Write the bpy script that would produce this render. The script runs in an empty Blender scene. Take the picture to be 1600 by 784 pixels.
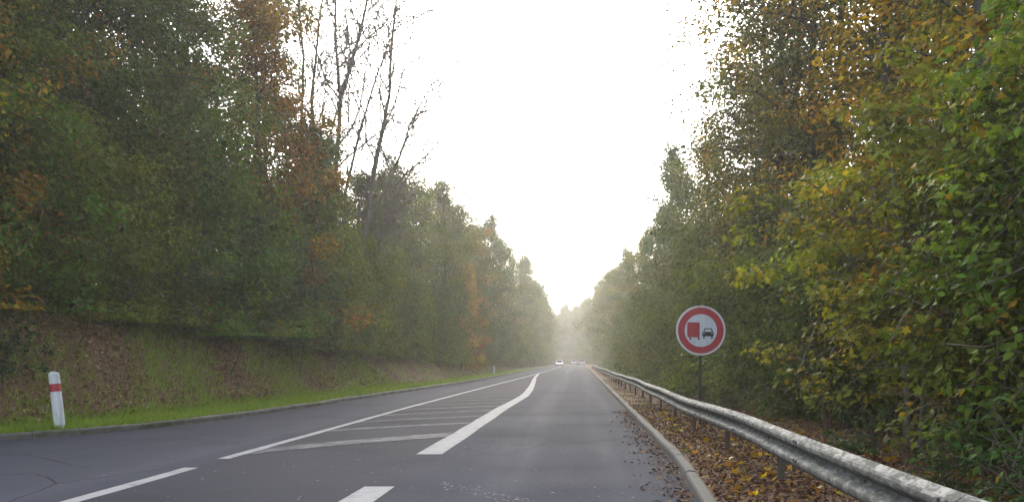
import bpy, bmesh, math, random
import numpy as np
from mathutils import Vector, Matrix

R = math.radians
S = bpy.context.scene
COL = S.collection

# ------------------------------------------------------------------ camera
F = 1555.0                     # focal length in pixels of the 1600 px wide frame
CAM_H = 1.45
cam = bpy.data.cameras.new('camera')
cam.sensor_width = 36.0
cam.lens = F / 1600.0 * 36.0
cam.shift_x = (800 - 903) / 1600.0
cam.shift_y = (562 - 392) / 1600.0
cam.clip_start = 0.05
cam.clip_end = 5000
cam_o = bpy.data.objects.new('camera', cam)
cam_o.location = (0, 0, CAM_H)
cam_o.rotation_euler = (R(90), 0, 0)
COL.objects.link(cam_o)
S.camera = cam_o

# ------------------------------------------------------------------ sky, sun, exposure
SUN_ELEV = 28.0
SUN_AZ = -2.0                  # degrees from straight ahead, negative is to the left
W = bpy.data.worlds.new('World')
S.world = W
W.use_nodes = True
wn = W.node_tree.nodes
wl = W.node_tree.links
bg = wn['Background']
sky = wn.new('ShaderNodeTexSky')
sky.sky_type = 'NISHITA'
sky.sun_disc = False
sky.sun_elevation = R(SUN_ELEV)
sky.sun_rotation = R(SUN_AZ)
sky.altitude = 50
sky.air_density = 1.0
sky.dust_density = 2.0
sky.ozone_density = 1.0
hs = wn.new('ShaderNodeHueSaturation')          # veiled, milky sky
hs.inputs['Saturation'].default_value = 0.55
wl.new(sky.outputs[0], hs.inputs['Color'])
wl.new(hs.outputs[0], bg.inputs['Color'])
bg.inputs['Strength'].default_value = 0.15

sun = bpy.data.lights.new('sun', 'SUN')
sun.energy = 0.6
sun.angle = R(18)
sun.color = (1.0, 0.93, 0.82)
sun_o = bpy.data.objects.new('sun', sun)
e, a = R(SUN_ELEV), R(SUN_AZ)
to_sun = Vector((math.sin(a) * math.cos(e), math.cos(a) * math.cos(e), math.sin(e)))
sun_o.rotation_euler = to_sun.to_track_quat('Z', 'Y').to_euler()
sun_o.location = to_sun * 60
COL.objects.link(sun_o)

S.view_settings.view_transform = 'Standard'
S.view_settings.look = 'None'
S.view_settings.gamma = 1
S.view_settings.use_curve_mapping = False
S.view_settings.exposure = 2.0
S.render.engine = 'CYCLES'
cy = S.cycles
cy.use_denoising = True
cy.max_bounces = 6
cy.diffuse_bounces = 3
cy.glossy_bounces = 2
cy.transmission_bounces = 4
cy.transparent_max_bounces = 6
cy.volume_bounces = 0
cy.sample_clamp_indirect = 6
cy.caustics_reflective = False
cy.caustics_refractive = False

# ------------------------------------------------------------------ helpers
def put(o, label=None, cat=None, group=None, kind=None):
    if label: o['label'] = label
    if cat: o['category'] = cat
    if group: o['group'] = group
    if kind: o['kind'] = kind
    return o

def empty(name, loc=(0, 0, 0), rz=0.0):
    o = bpy.data.objects.new(name, None)
    o.empty_display_size = 0.2
    o.location = loc
    o.rotation_euler = (0, 0, rz)
    COL.objects.link(o)
    return o

def link(name, me, parent=None, mat=None):
    o = bpy.data.objects.new(name, me)
    if mat is not None and not me.materials:
        me.materials.append(mat)
    COL.objects.link(o)
    if parent is not None:
        o.parent = parent
    return o

def mesh_np(name, V, faces, attrs=None, smooth=False, mat=None):
    """faces: list of (m,k) integer arrays"""
    me = bpy.data.meshes.new(name)
    V = np.asarray(V, dtype=np.float32)
    me.vertices.add(len(V))
    me.vertices.foreach_set('co', V.ravel())
    faces = [np.asarray(f, dtype=np.int32) for f in faces if len(f)]
    loops = np.concatenate([f.ravel() for f in faces])
    tot = np.concatenate([np.full(len(f), f.shape[1], dtype=np.int32) for f in faces])
    start = np.concatenate([[0], np.cumsum(tot)[:-1]]).astype(np.int32)
    me.loops.add(len(loops))
    me.loops.foreach_set('vertex_index', loops)
    me.polygons.add(len(tot))
    me.polygons.foreach_set('loop_start', start)
    me.polygons.foreach_set('loop_total', tot)
    me.update(calc_edges=True)
    me.polygons.foreach_set('use_smooth', np.full(len(tot), smooth, dtype=bool))
    for k, v in (attrs or {}).items():
        at = me.attributes.new(k, 'FLOAT', 'POINT')
        at.data.foreach_set('value', np.asarray(v, dtype=np.float32))
    if mat is not None:
        me.materials.append(mat)
    me.update()
    return me

def mesh_bm(name, bm, mat=None, smooth=False):
    me = bpy.data.meshes.new(name)
    bm.normal_update()
    bm.to_mesh(me)
    bm.free()
    if smooth:
        me.polygons.foreach_set('use_smooth', np.ones(len(me.polygons), dtype=bool))
    if mat is not None:
        me.materials.append(mat)
    return me

def tube(P, rad, n=5):
    """tapered tube through points: returns verts, quads"""
    P = np.asarray(P, float)
    m = len(P)
    T = np.gradient(P, axis=0)
    T /= np.linalg.norm(T, axis=1)[:, None] + 1e-9
    ref = np.array([0.31, 0.95, 0.05]) if abs(T[0][2]) > 0.7 else np.array([0., 0., 1.])
    A = np.cross(T, ref); A /= np.linalg.norm(A, axis=1)[:, None] + 1e-9
    B = np.cross(T, A)
    an = np.arange(n) * 2 * math.pi / n
    V = P[:, None, :] + np.asarray(rad)[:, None, None] * (np.cos(an)[None, :, None] * A[:, None, :] + np.sin(an)[None, :, None] * B[:, None, :])
    V = V.reshape(-1, 3)
    i = np.arange(m - 1)[:, None] * n
    j = np.arange(n)[None, :]
    k = (j + 1) % n
    Q = np.stack([i + j, i + k, i + n + k, i + n + j], -1).reshape(-1, 4)
    return V, Q

class Tubes:
    def __init__(s): s.V = []; s.Q = []; s.n = 0
    def add(s, P, rad, n=5):
        V, Q = tube(P, rad, n)
        s.V.append(V); s.Q.append(Q + s.n); s.n += len(V)
    def mesh(s, name, mat): return mesh_np(name, np.concatenate(s.V), [np.concatenate(s.Q)], smooth=True, mat=mat)

def unit(v): return v / (np.linalg.norm(v, axis=-1, keepdims=True) + 1e-9)

MAPLE = [(math.radians(t), r) for t, r in [(90, 1.0), (76, .70), (66, .46), (52, .74), (40, .92), (28, .62), (14, .42), (0, .6), (-14, .66), (-50, .34), (-90, .12)]]
MAPLE = MAPLE + [(math.pi - t, r) for t, r in MAPLE[1:-1][::-1]]
MAPLE2 = np.array([(r * math.cos(t), r * math.sin(t)) for t, r in MAPLE]) * 0.55

OVATE2 = np.array([(0, -.5), (.20, -.36), (.29, -.10), (.24, .16), (.10, .38), (0, .52), (-.10, .38), (-.24, .16), (-.29, -.10), (-.20, -.36)])

def leaves(C, N, D, L, Wd, rng, clump=None, shape='kite', fold=0.18):
    """leaf faces at centres C with normals N, directions D, lengths L, widths Wd"""
    n = len(C)
    N = unit(N)
    D = unit(D - N * np.sum(N * D, 1)[:, None])
    Sd = np.cross(N, D)
    lr = rng.random(n); cr = clump if clump is not None else rng.random(n)
    if shape == 'kite':
        base = C - D * (L * .5)[:, None]; tip = C + D * (L * .5)[:, None] - N * (L * .10)[:, None]
        mid = C - D * (L * .05)[:, None]
        up = N * (Wd * fold)[:, None]
        l = mid + Sd * (Wd * .5)[:, None] + up; r = mid - Sd * (Wd * .5)[:, None] + up
        V = np.stack([base, r, tip, l], 1).reshape(-1, 3)
        b = np.arange(n)[:, None] * 4
        T = np.concatenate([b + np.array([[0, 1, 2]]), b + np.array([[0, 2, 3]])])
        k = 4
    else:
        O2 = MAPLE2 if shape == 'maple' else OVATE2
        m = len(O2)
        curl = -0.22 * (O2 ** 2).sum(1) + .35 * np.abs(O2[:, 0])
        V = C[:, None, :] + L[:, None, None] * (O2[None, :, 0, None] * Sd[:, None, :] + O2[None, :, 1, None] * D[:, None, :] + curl[None, :, None] * N[:, None, :])
        V = np.concatenate([C[:, None, :], V], 1).reshape(-1, 3)
        b = np.arange(n)[:, None] * (m + 1)
        T = np.concatenate([b + np.array([[0, 1 + i, 1 + (i + 1) % m]]) for i in range(m)])
        k = m + 1
    return V, T, np.repeat(lr, k), np.repeat(cr, k)

# ------------------------------------------------------------------ materials
def mat(name):
    m = bpy.data.materials.new(name)
    m.use_nodes = True
    nt = m.node_tree
    for n in list(nt.nodes): nt.nodes.remove(n)
    out = nt.nodes.new('ShaderNodeOutputMaterial')
    return m, nt, out

class NT:
    def __init__(s, nt): s.nt = nt
    def n(s, t, **kw):
        x = s.nt.nodes.new(t)
        for k, v in kw.items():
            if k in ('operation', 'blend_type', 'data_type', 'attribute_name', 'noise_dimensions', 'feature', 'interpolation_type', 'clamp'): setattr(x, k, v)
            else: s.set(x.inputs[k], v)
        return x
    def set(s, i, v):
        if hasattr(v, 'is_output') or isinstance(v, bpy.types.NodeSocket): s.nt.links.new(v, i)
        else: i.default_value = v
    def math(s, op, a, b=0.0, clamp=False):
        x = s.nt.nodes.new('ShaderNodeMath'); x.operation = op; x.use_clamp = clamp
        s.set(x.inputs[0], a); s.set(x.inputs[1], b)
        return x.outputs[0]
    def mix(s, f, a, b, blend='MIX'):
        x = s.nt.nodes.new('ShaderNodeMix'); x.data_type = 'RGBA'; x.blend_type = blend
        s.set(x.inputs[0], f)
        s.set(x.inputs[6], a if not isinstance(a, tuple) else (*a, 1) if len(a) == 3 else a)
        s.set(x.inputs[7], b if not isinstance(b, tuple) else (*b, 1) if len(b) == 3 else b)
        return x.outputs[2]
    def noise(s, vec, scale, detail=4, rough=.55, dist=0.0):
        x = s.nt.nodes.new('ShaderNodeTexNoise')
        if vec is not None: s.set(x.inputs['Vector'], vec)
        x.inputs['Scale'].default_value = scale; x.inputs['Detail'].default_value = detail
        x.inputs['Roughness'].default_value = rough; x.inputs['Distortion'].default_value = dist
        return x.outputs[0]
    def step(s, v, lo, hi):
        x = s.nt.nodes.new('ShaderNodeMapRange'); x.interpolation_type = 'SMOOTHSTEP'
        s.set(x.inputs[0], v); s.set(x.inputs[1], lo); s.set(x.inputs[2], hi)
        return x.outputs[0]
    def obj(s):
        return s.nt.nodes.new('ShaderNodeTexCoord').outputs['Object']
    def pos(s):
        return s.nt.nodes.new('ShaderNodeNewGeometry').outputs['Position']
    def attr(s, name):
        x = s.nt.nodes.new('ShaderNodeAttribute'); x.attribute_name = name
        return x.outputs['Fac']
    def mapping(s, vec, scale):
        x = s.nt.nodes.new('ShaderNodeMapping'); s.set(x.inputs['Vector'], vec); x.inputs['Scale'].default_value = scale
        return x.outputs[0]
    def bump(s, h, strength=.5, dist=.02):
        x = s.nt.nodes.new('ShaderNodeBump'); x.inputs['Strength'].default_value = strength; x.inputs['Distance'].default_value = dist
        s.set(x.inputs['Height'], h)
        return x.outputs[0]
    def bsdf(s, out, color, rough=.8, spec=.3, metal=0.0, normal=None):
        x = s.nt.nodes.new('ShaderNodeBsdfPrincipled')
        s.set(x.inputs['Base Color'], color if not isinstance(color, tuple) else (*color, 1))
        s.set(x.inputs['Roughness'], rough); s.set(x.inputs['Specular IOR Level'], spec); s.set(x.inputs['Metallic'], metal)
        if normal is not None: s.nt.links.new(normal, x.inputs['Normal'])
        if out is not None: s.nt.links.new(x.outputs[0], out.inputs['Surface'])
        return x

def plain(name, color, rough=.6, spec=.3, metal=0.0, var=.15, scale=8.0):
    m, nt, out = mat(name); N = NT(nt)
    v = N.noise(N.obj(), scale, 5)
    c = N.mix(v, tuple(x * (1 - var) for x in color), tuple(x * (1 + var) for x in color))
    N.bsdf(out, c, rough, spec, metal)
    return m

def grimy(name, color, dirt, amount=.5, rough=.5, spec=.35):
    m, nt, out = mat(name); N = NT(nt)
    p = N.obj()
    a = N.noise(N.mapping(p, (5, 5, 1.2)), 2.0, 6, .7); b = N.noise(p, 45, 4, .7)
    f = N.math('MULTIPLY', N.step(N.math('ADD', N.math('MULTIPLY', a, .7), N.math('MULTIPLY', b, .3)), .42, .72), amount)
    c = N.mix(f, color, dirt)
    N.bsdf(out, c, N.math('ADD', rough, N.math('MULTIPLY', f, .3)), spec)
    return m

def leaf_material(name, autumn_a, autumn_b, transl=.36, gloss=.6, spec=.07):
    """object colour = summer leaf colour, object alpha = share of turned leaves"""
    m, nt, out = mat(name); N = NT(nt)
    oi = nt.nodes.new('ShaderNodeObjectInfo')
    lr = N.attr('leaf_rand'); cr = N.attr('clump_rand')
    aut = N.mix(N.math('FRACT', N.math('MULTIPLY', lr, 7.3)), autumn_a, autumn_b)
    score = N.math('ADD', N.math('MULTIPLY', cr, .65), N.math('MULTIPLY', lr, .35))
    lo = N.math('SUBTRACT', 1.0, oi.outputs['Alpha'])
    turned = N.step(score, N.math('SUBTRACT', lo, .06), N.math('ADD', lo, .06))
    c = N.mix(turned, oi.outputs['Color'], aut)
    val = N.math('ADD', .26, N.math('ADD', N.math('MULTIPLY', N.math('FRACT', N.math('MULTIPLY', lr, 13.7)), .85), N.math('MULTIPLY', N.math('FRACT', N.math('MULTIPLY', cr, 11.3)), .65)))
    hv = nt.nodes.new('ShaderNodeHueSaturation')
    N.set(hv.inputs['Color'], c); N.set(hv.inputs['Value'], val)
    N.set(hv.inputs['Hue'], N.math('ADD', .475, N.math('MULTIPLY', N.math('FRACT', N.math('MULTIPLY', cr, 29.1)), .045)))
    b = N.bsdf(None, hv.outputs[0], gloss, spec)
    t = nt.nodes.new('ShaderNodeBsdfTranslucent')
    tc = N.mix(.6, hv.outputs[0], (1.25, 1.2, .5), 'MULTIPLY')
    nt.links.new(tc, t.inputs['Color'])
    mx = nt.nodes.new('ShaderNodeMixShader'); mx.inputs[0].default_value = transl
    nt.links.new(b.outputs[0], mx.inputs[1]); nt.links.new(t.outputs[0], mx.inputs[2])
    nt.links.new(mx.outputs[0], out.inputs['Surface'])
    return m

def bark_material(name, a, b, moss):
    m, nt, out = mat(name); N = NT(nt)
    p = N.obj()
    v = N.noise(N.mapping(p, (6, 6, 1.2)), 3, 6, .65)
    c = N.mix(v, a, b)
    c = N.mix(N.step(N.noise(p, .9, 3), .5, .7), c, moss)
    N.bsdf(out, c, .9, .2, 0, N.bump(v, .6, .02))
    return m

M_LEAF = leaf_material('broad_leaf', (.28, .19, .022), (.20, .10, .018))
M_LEAFY = leaf_material('yellowing_leaf', (.34, .245, .022), (.26, .145, .018))
M_MAPLE = leaf_material('maple_leaf', (.36, .26, .018), (.30, .17, .016), .50, .50, .10)
M_BARK = bark_material('bark', (.030, .026, .021), (.085, .075, .060), (.045, .055, .022))
M_BARK_PALE = bark_material('bark_pale', (.085, .070, .058), (.20, .17, .14), (.07, .07, .04))
M_STEM = bark_material('stem_bark', (.05, .042, .028), (.11, .092, .06), (.055, .06, .026))

# ------------------------------------------------------------------ layout of the road
FH = F * CAM_H
def bend(y):            # the road bends left far ahead
    y = np.asarray(y, float)
    return -np.maximum(y - 290, 0) ** 2 / 430.0
KLp = np.array([(-60, -34), (0, -26), (6, -20), (10, -16), (14, -12.6), (16, -11.3), (18, -10.3), (19.6, -9.45), (22.5, -8.75), (31, -8.25), (36, -8.2), (50, -7.65), (63, -7.1), (118, -6.5), (280, -6.6), (900, -6.6)])
KRp = np.array([(-60, .85), (5, 1.06), (9.3, 1.18), (10.6, 1.24), (13.6, 1.36), (20, 1.38), (60, 1.48), (130, 1.65), (280, 1.7), (900, 1.7)])
def KL(y): return np.interp(y, KLp[:, 0], KLp[:, 1])
def KR(y): return np.interp(y, KRp[:, 0], KRp[:, 1])
def HB(y): return np.interp(y, [0, 22, 28, 38, 50, 70, 100, 150, 250], [2.6, 2.5, 2.3, 2.0, 1.7, 1.3, .95, .6, .35])
def wob(x, y, k=1.0):
    return (np.sin(x * 1.3 * k + y * .7 * k) + np.sin(x * .6 * k - y * 1.1 * k + 1.7) + np.sin(x * 2.3 * k + y * 1.9 * k + .6) * .6) / 2.6

def ground_z(x, y):
    """height of the terrain at world x, y"""
    x = np.asarray(x, float); y = np.asarray(y, float)
    b = bend(y); L = x - b
    sl = KL(y) - L; sr = L - KR(y)
    z = np.full(np.broadcast(x, y).shape, -.06)
    hb = HB(y)
    t = np.clip((sl - 1.05) / 2.1, 0, 1)
    zl = .10 + .08 * np.clip(sl, 0, 1.1) + (hb - .2) * (t * t * (3 - 2 * t) * .6 + t * .4) + np.clip(sl - 3.5, 0, 18) * .09 + wob(x, y) * .05 * np.clip(sl - .9, 0, 1) + wob(x, y, 2.7) * .045 * np.clip(sl - .2, 0, 1)
    zr = .10 + wob(x, y, 1.9) * .025 * np.clip(sr * 2, 0, 1) + wob(x, y) * .06 * np.clip(sr - 1.2, 0, 1) + np.clip(sr - 6, 0, 18) * .05
    z = np.where(sl > .15, zl, z); z = np.where(sr > .13, zr, z)
    return z

def gz(x, y): return float(ground_z(np.array([x]), np.array([y]))[0])

ys = np.concatenate([np.arange(-60, 4, 4), np.arange(4, 60, .5), np.arange(60, 130, 1.5), np.arange(130, 520, 5), np.arange(520, 901, 40)])
colsL = np.array([850, 300, 120, 60, 35, 22, 14, 9, 6.5, 5, 4.2, 3.6, 3.2, 2.9, 2.6, 2.3, 2.0, 1.75, 1.5, 1.3, 1.1, .9, .7, .5, .3, .155, .15])
colsR = np.array([.13, .135, .3, .45, .6, .8, 1.0, 1.3, 1.6, 2, 2.5, 3, 3.6, 4.4, 5.5, 7, 10, 15, 22, 35, 60, 120, 300, 850])
rows = []
for y in ys:
    L = np.concatenate([KL(y) - colsL, [KL(y) - .05, KR(y) + .05], KR(y) + colsR])
    rows.append(np.stack([L + bend(y), np.full(len(L), y)], 1))
G = np.array(rows); ny, nx = G.shape[:2]
gx, gy = G[..., 0].ravel(), G[..., 1].ravel()
gv = np.stack([gx, gy, ground_z(gx, gy)], 1)
i = (np.arange(ny - 1)[:, None] * nx + np.arange(nx - 1)[None, :]).ravel()
gq = np.stack([i, i + 1, i + nx + 1, i + nx], 1)
Lg = gx - bend(gy)
sl_g = KL(gy) - Lg; sr_g = Lg - KR(gy)
grassy = np.clip(np.where(sl_g > 0, 1.25 - np.clip((sl_g - .9) / .3, 0, .92) - np.clip((sl_g - 2.6) / 1.2, 0, .4), 0.0), 0, 1)

m, nt, out = mat('earth_and_leaf_litter'); N = NT(nt)
p = N.pos()
n1 = N.noise(p, 1.1, 5, .6); n2 = N.noise(p, 9, 6, .7); n3 = N.noise(p, 34, 4, .7)
lit = N.mix(n2, (.060, .040, .024), (.17, .10, .055))
lit = N.mix(N.step(n3, .52, .68), lit, (.26, .16, .075))
gr = N.mix(n2, (.070, .092, .018), (.160, .180, .034))
f = N.math('ADD', N.attr('grassy'), N.math('MULTIPLY', N.math('SUBTRACT', n1, .5), 1.7))
c = N.mix(N.step(f, .35, .62), lit, gr)
N.bsdf(out, c, .95, .1, 0, N.bump(n2, .8, .05))
M_GROUND = m
ground = link('ground', mesh_np('ground', gv, [gq], {'grassy': grassy}, True, M_GROUND))
put(ground, kind='structure')

# ---- asphalt
m, nt, out = mat('asphalt'); N = NT(nt)
p = N.pos()
sep = nt.nodes.new('ShaderNodeSeparateXYZ'); nt.links.new(p, sep.inputs[0])
X = sep.outputs[0]
fine = N.noise(p, 95, 3, .75); grit = N.noise(p, 260, 2, .8)
big = N.noise(p, .35, 4, .6); streak = N.noise(N.mapping(p, (2.2, .05, 1)), 1.0, 5, .6)
med = N.noise(p, 16, 6, .8)
base = N.mix(N.step(N.math('ADD', N.math('MULTIPLY', fine, .5), N.math('MULTIPLY', med, .5)), .32, .68), (.020, .025, .033), (.060, .062, .080))
base = N.mix(N.step(grit, .60, .70), base, (.13, .13, .14))
# the hatched middle strip carries an older, darker, coarser surface
mid = N.math('MULTIPLY', N.step(X, -5.25, -4.95), N.math('SUBTRACT', 1.0, N.step(X, -2.5, -1.9)))
base = N.mix(N.math('MULTIPLY', mid, .6), base, N.mix(med, (.020, .0198, .0225), (.060, .0595, .069)))
lft = N.math('SUBTRACT', 1.0, N.step(X, -5.6, -5.1))
base = N.mix(N.math('MULTIPLY', lft, .6), base, N.mix(fine, (.040, .0415, .052), (.064, .066, .084)))
# polished wheel tracks
def track(x0, w): return N.math('SUBTRACT', 1.0, N.step(N.math('ABSOLUTE', N.math('SUBTRACT', X, x0)), w * .3, w))
tr = N.math('MAXIMUM', N.math('MAXIMUM', track(.62, .55), track(-1.0, .55)), track(-6.0, .5))
tr = N.math('MULTIPLY', tr, N.step(streak, .15, .9))
base = N.mix(N.math('MULTIPLY', tr, .5), base, (.074, .076, .094))
base = N.mix(N.step(big, .5, .75), base, N.mix(.5, base, (.030, .030, .036)))
# cracks
vor = nt.nodes.new('ShaderNodeTexVoronoi'); vor.feature = 'DISTANCE_TO_EDGE'; vor.inputs['Scale'].default_value = .28
wv = N.mix(.12, p, N.n('ShaderNodeTexNoise', Vector=p, Scale=1.5, Detail=5.0).outputs[1], 'ADD')
nt.links.new(wv, vor.inputs['Vector'])
crack = N.math('MULTIPLY', N.math('SUBTRACT', 1.0, N.step(vor.outputs[0], .002, .006)), N.step(N.noise(p, .22, 2), .52, .62))
base = N.mix(N.math('MULTIPLY', crack, .7), base, (.008, .008, .008))
# gutter dirt along the right kerb
dirt = N.math('MULTIPLY', N.step(N.math('ADD', X, N.math('MULTIPLY', N.math('SUBTRACT', N.noise(p, 2.3, 5, .7), .5), 1.3)), .95, 1.45), N.step(N.noise(p, 5, 4, .7), .38, .6))
base = N.mix(N.math('MULTIPLY', dirt, .8), base, (.060, .044, .030))
rough = N.math('SUBTRACT', .9, N.math('MULTIPLY', tr, .05))
rough = N.math('ADD', rough, N.math('MULTIPLY', N.math('SUBTRACT', big, .5), .25))
N.bsdf(out, base, rough, .03, 0, N.bump(N.math('ADD', med, N.math('MULTIPLY', fine, .8)), .6, .012))
M_ASPHALT = m
rv, rq = [], []
yr = np.concatenate([np.arange(-40, 60, 2), np.arange(60, 300, 5), np.arange(300, 700, 5)])
for y in yr:
    for t in np.linspace(0, 1, 9):
        rv.append((KL(y) - .02 + t * (KR(y) - KL(y) + .04) + float(bend(y)), y, .0))
i = (np.arange(len(yr) - 1)[:, None] * 9 + np.arange(8)[None, :]).ravel()
rq = np.stack([i, i + 1, i + 10, i + 9], 1)
road = link('road', mesh_np('road', rv, [rq], None, True, M_ASPHALT))
put(road, 'grey asphalt road running straight ahead between the woods', None, None, 'structure')

# ---- paint
def paint(name, worn, tone=(.31, .31, .305)):
    m, nt, out = mat(name); N = NT(nt)
    p = N.pos()
    a = N.noise(p, 3.0, 6, .7); b = N.noise(p, 60, 3, .75); fine = N.noise(p, 95, 3, .75)
    s = N.math('ADD', N.math('MULTIPLY', a, .55), N.math('MULTIPLY', b, .45))
    w = N.step(s, worn - .07, worn + .07)
    c = N.mix(w, N.mix(fine, (.030, .031, .039), (.075, .076, .090)), N.mix(a, tuple(x * .72 for x in tone), tone))
    N.bsdf(out, c, .8, .05, 0, N.bump(fine, .35, .008))
    return m
M_PAINT = paint('road_paint', .415)
M_PAINT_OLD = paint('road_paint_worn', .535, (.165, .165, .17))
M_PAINT_FADED = paint('road_paint_faded', .575, (.145, .145, .15))
LLp = np.array([(0, -5.2), (30, -5.2), (60, -4.85), (90, -4.4), (150, -3.95), (300, -3.9), (900, -3.9)])
RLp = np.array([(0, -2.24), (15.4, -2.28), (30, -2.27), (40, -2.16), (46, -2.28), (54, -2.52), (66, -2.95), (84, -3.6), (104, -4.12)])
def LL(y): return np.interp(y, LLp[:, 0], LLp[:, 1])
def RL(y): return np.interp(y, RLp[:, 0], RLp[:, 1])
def strip(name, fx, y0, y1, w0, w1, mt, z=.004, step=1.5, rag=.012):
    ysn = np.linspace(y0, y1, max(3, int((y1 - y0) / step) + 2))
    rng = np.random.default_rng(int(y0 * 10) + 3)
    V = []
    for y in ysn:
        c = float(fx(y)) + float(bend(y)); w = np.interp(y, [y0, y1], [w0, w1]) * .5
        V += [(c - w + rng.uniform(-rag, rag), y, z), (c + w + rng.uniform(-rag, rag), y, z)]
    i = np.arange(len(ysn) - 1) * 2
    return link(name, mesh_np(name, V, [np.stack([i, i + 1, i + 3, i + 2], 1)], None, False, mt), road)
strip('centre_line', LL, 14.6, 300, .17, .20, M_PAINT)
strip('centre_dash', LL, 8.6, 13.4, .20, .20, M_PAINT)
strip('hatch_edge_line', RL, 15.3, 104, .40, .22, M_PAINT)
strip('lane_dash', RL, 7.4, 11.4, .36, .36, M_PAINT)
strip('lane_dash', lambda y: -1.35, 120, 124, .18, .18, M_PAINT)
for q in range(5):
    strip('lane_dash', lambda y: -1.2, 137 + 13 * q, 140 + 13 * q, .18, .18, M_PAINT)
def hatch(y_right, thick, mt, rise=3.4):
    yl = y_right - rise
    xl, xr = float(LL(yl)) + .12, float(RL(y_right)) - .20
    V = []
    n = 8
    rng = np.random.default_rng(int(y_right * 7))
    for k in range(n + 1):
        t = k / n
        x = xl + (xr - xl) * t; y = yl + rise * t ** .8
        V += [(x, y - thick * .5 + rng.uniform(-.03, .03), .0075), (x, y + thick * .5 + rng.uniform(-.03, .03), .0075)]
    i = np.arange(n) * 2
    link('hatch_bar', mesh_np('hatch_bar', V, [np.stack([i, i + 2, i + 3, i + 1], 1)], None, False, mt), road)
hatch(19.3, 1.15, M_PAINT_OLD, 3.6)
for q, yy in enumerate([22.9, 25.7, 28.5, 31.3, 34.1, 36.9, 39.7, 42.5, 45.5, 48.5, 51.5, 54.5, 58, 62]):
    hatch(yy, .45 if q else .55, M_PAINT_OLD if q < 4 else M_PAINT_FADED, 2.6 if yy < 45 else 1.6)
# thin chalky scuff across the lane in front, and a short cross line far off
rng = np.random.default_rng(5)
V = []; T = []
for k in range(120):
    t = rng.random()
    px = 690 + 150 * t + rng.normal(0, 2); py = 752 + 34 * t + rng.normal(0, 2.2) + (8 if rng.random() < .35 else 0)
    d = FH / (py - 562); x = (px - 903) / F * d; s = rng.uniform(.004, .013)
    b = len(V)
    an = rng.uniform(0, 6)
    V += [(x + s * 1.7 * math.cos(an + q * 1.57 + rng.uniform(-.3, .3)), d + s * 1.3 * math.sin(an + q * 1.57), .004) for q in range(4)]
    T.append((b, b + 1, b + 2, b + 3))
put(link('paint_scuff', mesh_np('paint_scuff', V, [T], None, False, plain('chalky_scuff', (.24, .24, .23), .9, .05)), road), kind='stuff')
V = []; T = []
for k in range(300):
    y = 7.5 + 30 * rng.random() ** 1.6; x = rng.uniform(-7, 1.2); s = rng.uniform(.004, .012)
    b = len(V); an = rng.uniform(0, 6)
    V += [(x + s * 1.8 * math.cos(an + q * 1.57), y + s * 1.5 * math.sin(an + q * 1.57), .0045) for q in range(4)]
    T.append((b, b + 1, b + 2, b + 3))
put(link('pale_grit', mesh_np('pale_grit', V, [T], None, False, plain('pale_grit', (.26, .24, .21), .8)), road), kind='stuff')

# ---- kerbs
def stone_material(name, a, b, moss, mf):
    m, nt, out = mat(name); N = NT(nt)
    p = N.pos()
    oi = nt.nodes.new('ShaderNodeObjectInfo')
    v = N.noise(p, 14, 6, .7); big = N.noise(p, 1.6, 4, .6)
    c = N.mix(v, a, b)
    c = N.mix(N.math('MULTIPLY', oi.outputs['Random'], .35), c, N.mix(.5, c, (.05, .045, .035)))
    c = N.mix(N.step(big, mf, mf + .15), c, moss)
    N.bsdf(out, c, .9, .25, 0, N.bump(v, .6, .02))
    return m
M_KERB = stone_material('kerb_stone', (.048, .046, .042), (.110, .106, .098), (.07, .058, .040), .52)
M_KERB_MOSS = stone_material('mossy_kerb_stone', (.07, .066, .055), (.15, .142, .122), (.055, .06, .028), .46)
def kerb_mesh(name, w, mt):
    prof = [(0, -.05), (0, .085), (.012, .112), (.035, .122), (w - .02, .120), (w, .10), (w, -.05)]
    V = []; yk = [0, .006, .99, .996]; ins = [.008, 0, 0, .008]
    for y, q in zip(yk, ins):
        V += [(x + (q if k < 3 else -q if k > 4 else 0), y, z - (q if 1 <= k <= 5 else 0)) for k, (x, z) in enumerate(prof)]
    n = len(prof)
    Q = [(r * n + k, r * n + k + 1, (r + 1) * n + k + 1, (r + 1) * n + k) for r in range(3) for k in range(n - 1)]
    bm = bmesh.new()
    vs = [bm.verts.new(v) for v in V]
    for q in Q: bm.faces.new([vs[k] for k in q])
    bm.faces.new(vs[:n]); bm.faces.new(vs[3 * n:][::-1])
    bmesh.ops.recalc_face_normals(bm, faces=bm.faces)
    return mesh_bm(name, bm, mt)
def kerb_line(nm, fx, side, y0, y1, yfar, w, mt, label):
    root = empty(nm); put(root, label, None, None, 'structure')
    me = kerb_mesh('kerb_stone', w, mt)
    rng = random.Random(3)
    y = y0
    while y < y1:
        x0 = float(fx(y)); x1 = float(fx(y + 1))
        ln = math.hypot(x1 - x0, 1)
        o = link('kerb_stone', me, root)
        o.location = (x0, y, rng.uniform(-.012, .006))
        o.rotation_euler = (rng.uniform(-.004, .004), rng.uniform(-.02, .02), -math.atan2(x1 - x0, 1) + rng.uniform(-.006, .006))
        o.scale = (side, 1.0, 1)
        y += 1.0 * (1 / ln)
    V = []; yy = np.arange(y, yfar, 4.0)
    for q in yy:
        b = float(fx(q)) + float(bend(q))
        V += [(b, q, -.05), (b, q, .115), (b + side * w, q, .115), (b + side * w, q, -.05)]
    i = np.arange(len(yy) - 1)[:, None] * 4 + np.arange(3)[None, :]
    i = i.ravel()
    link('kerb_run', mesh_np('kerb_run', V, [np.stack([i, i + 1, i + 5, i + 4], 1)], None, False, mt), root)
kerb_line('kerb_right', KR, 1, 5, 64, 500, .13, M_KERB, 'grey stone kerb along the right edge of the road')
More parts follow.
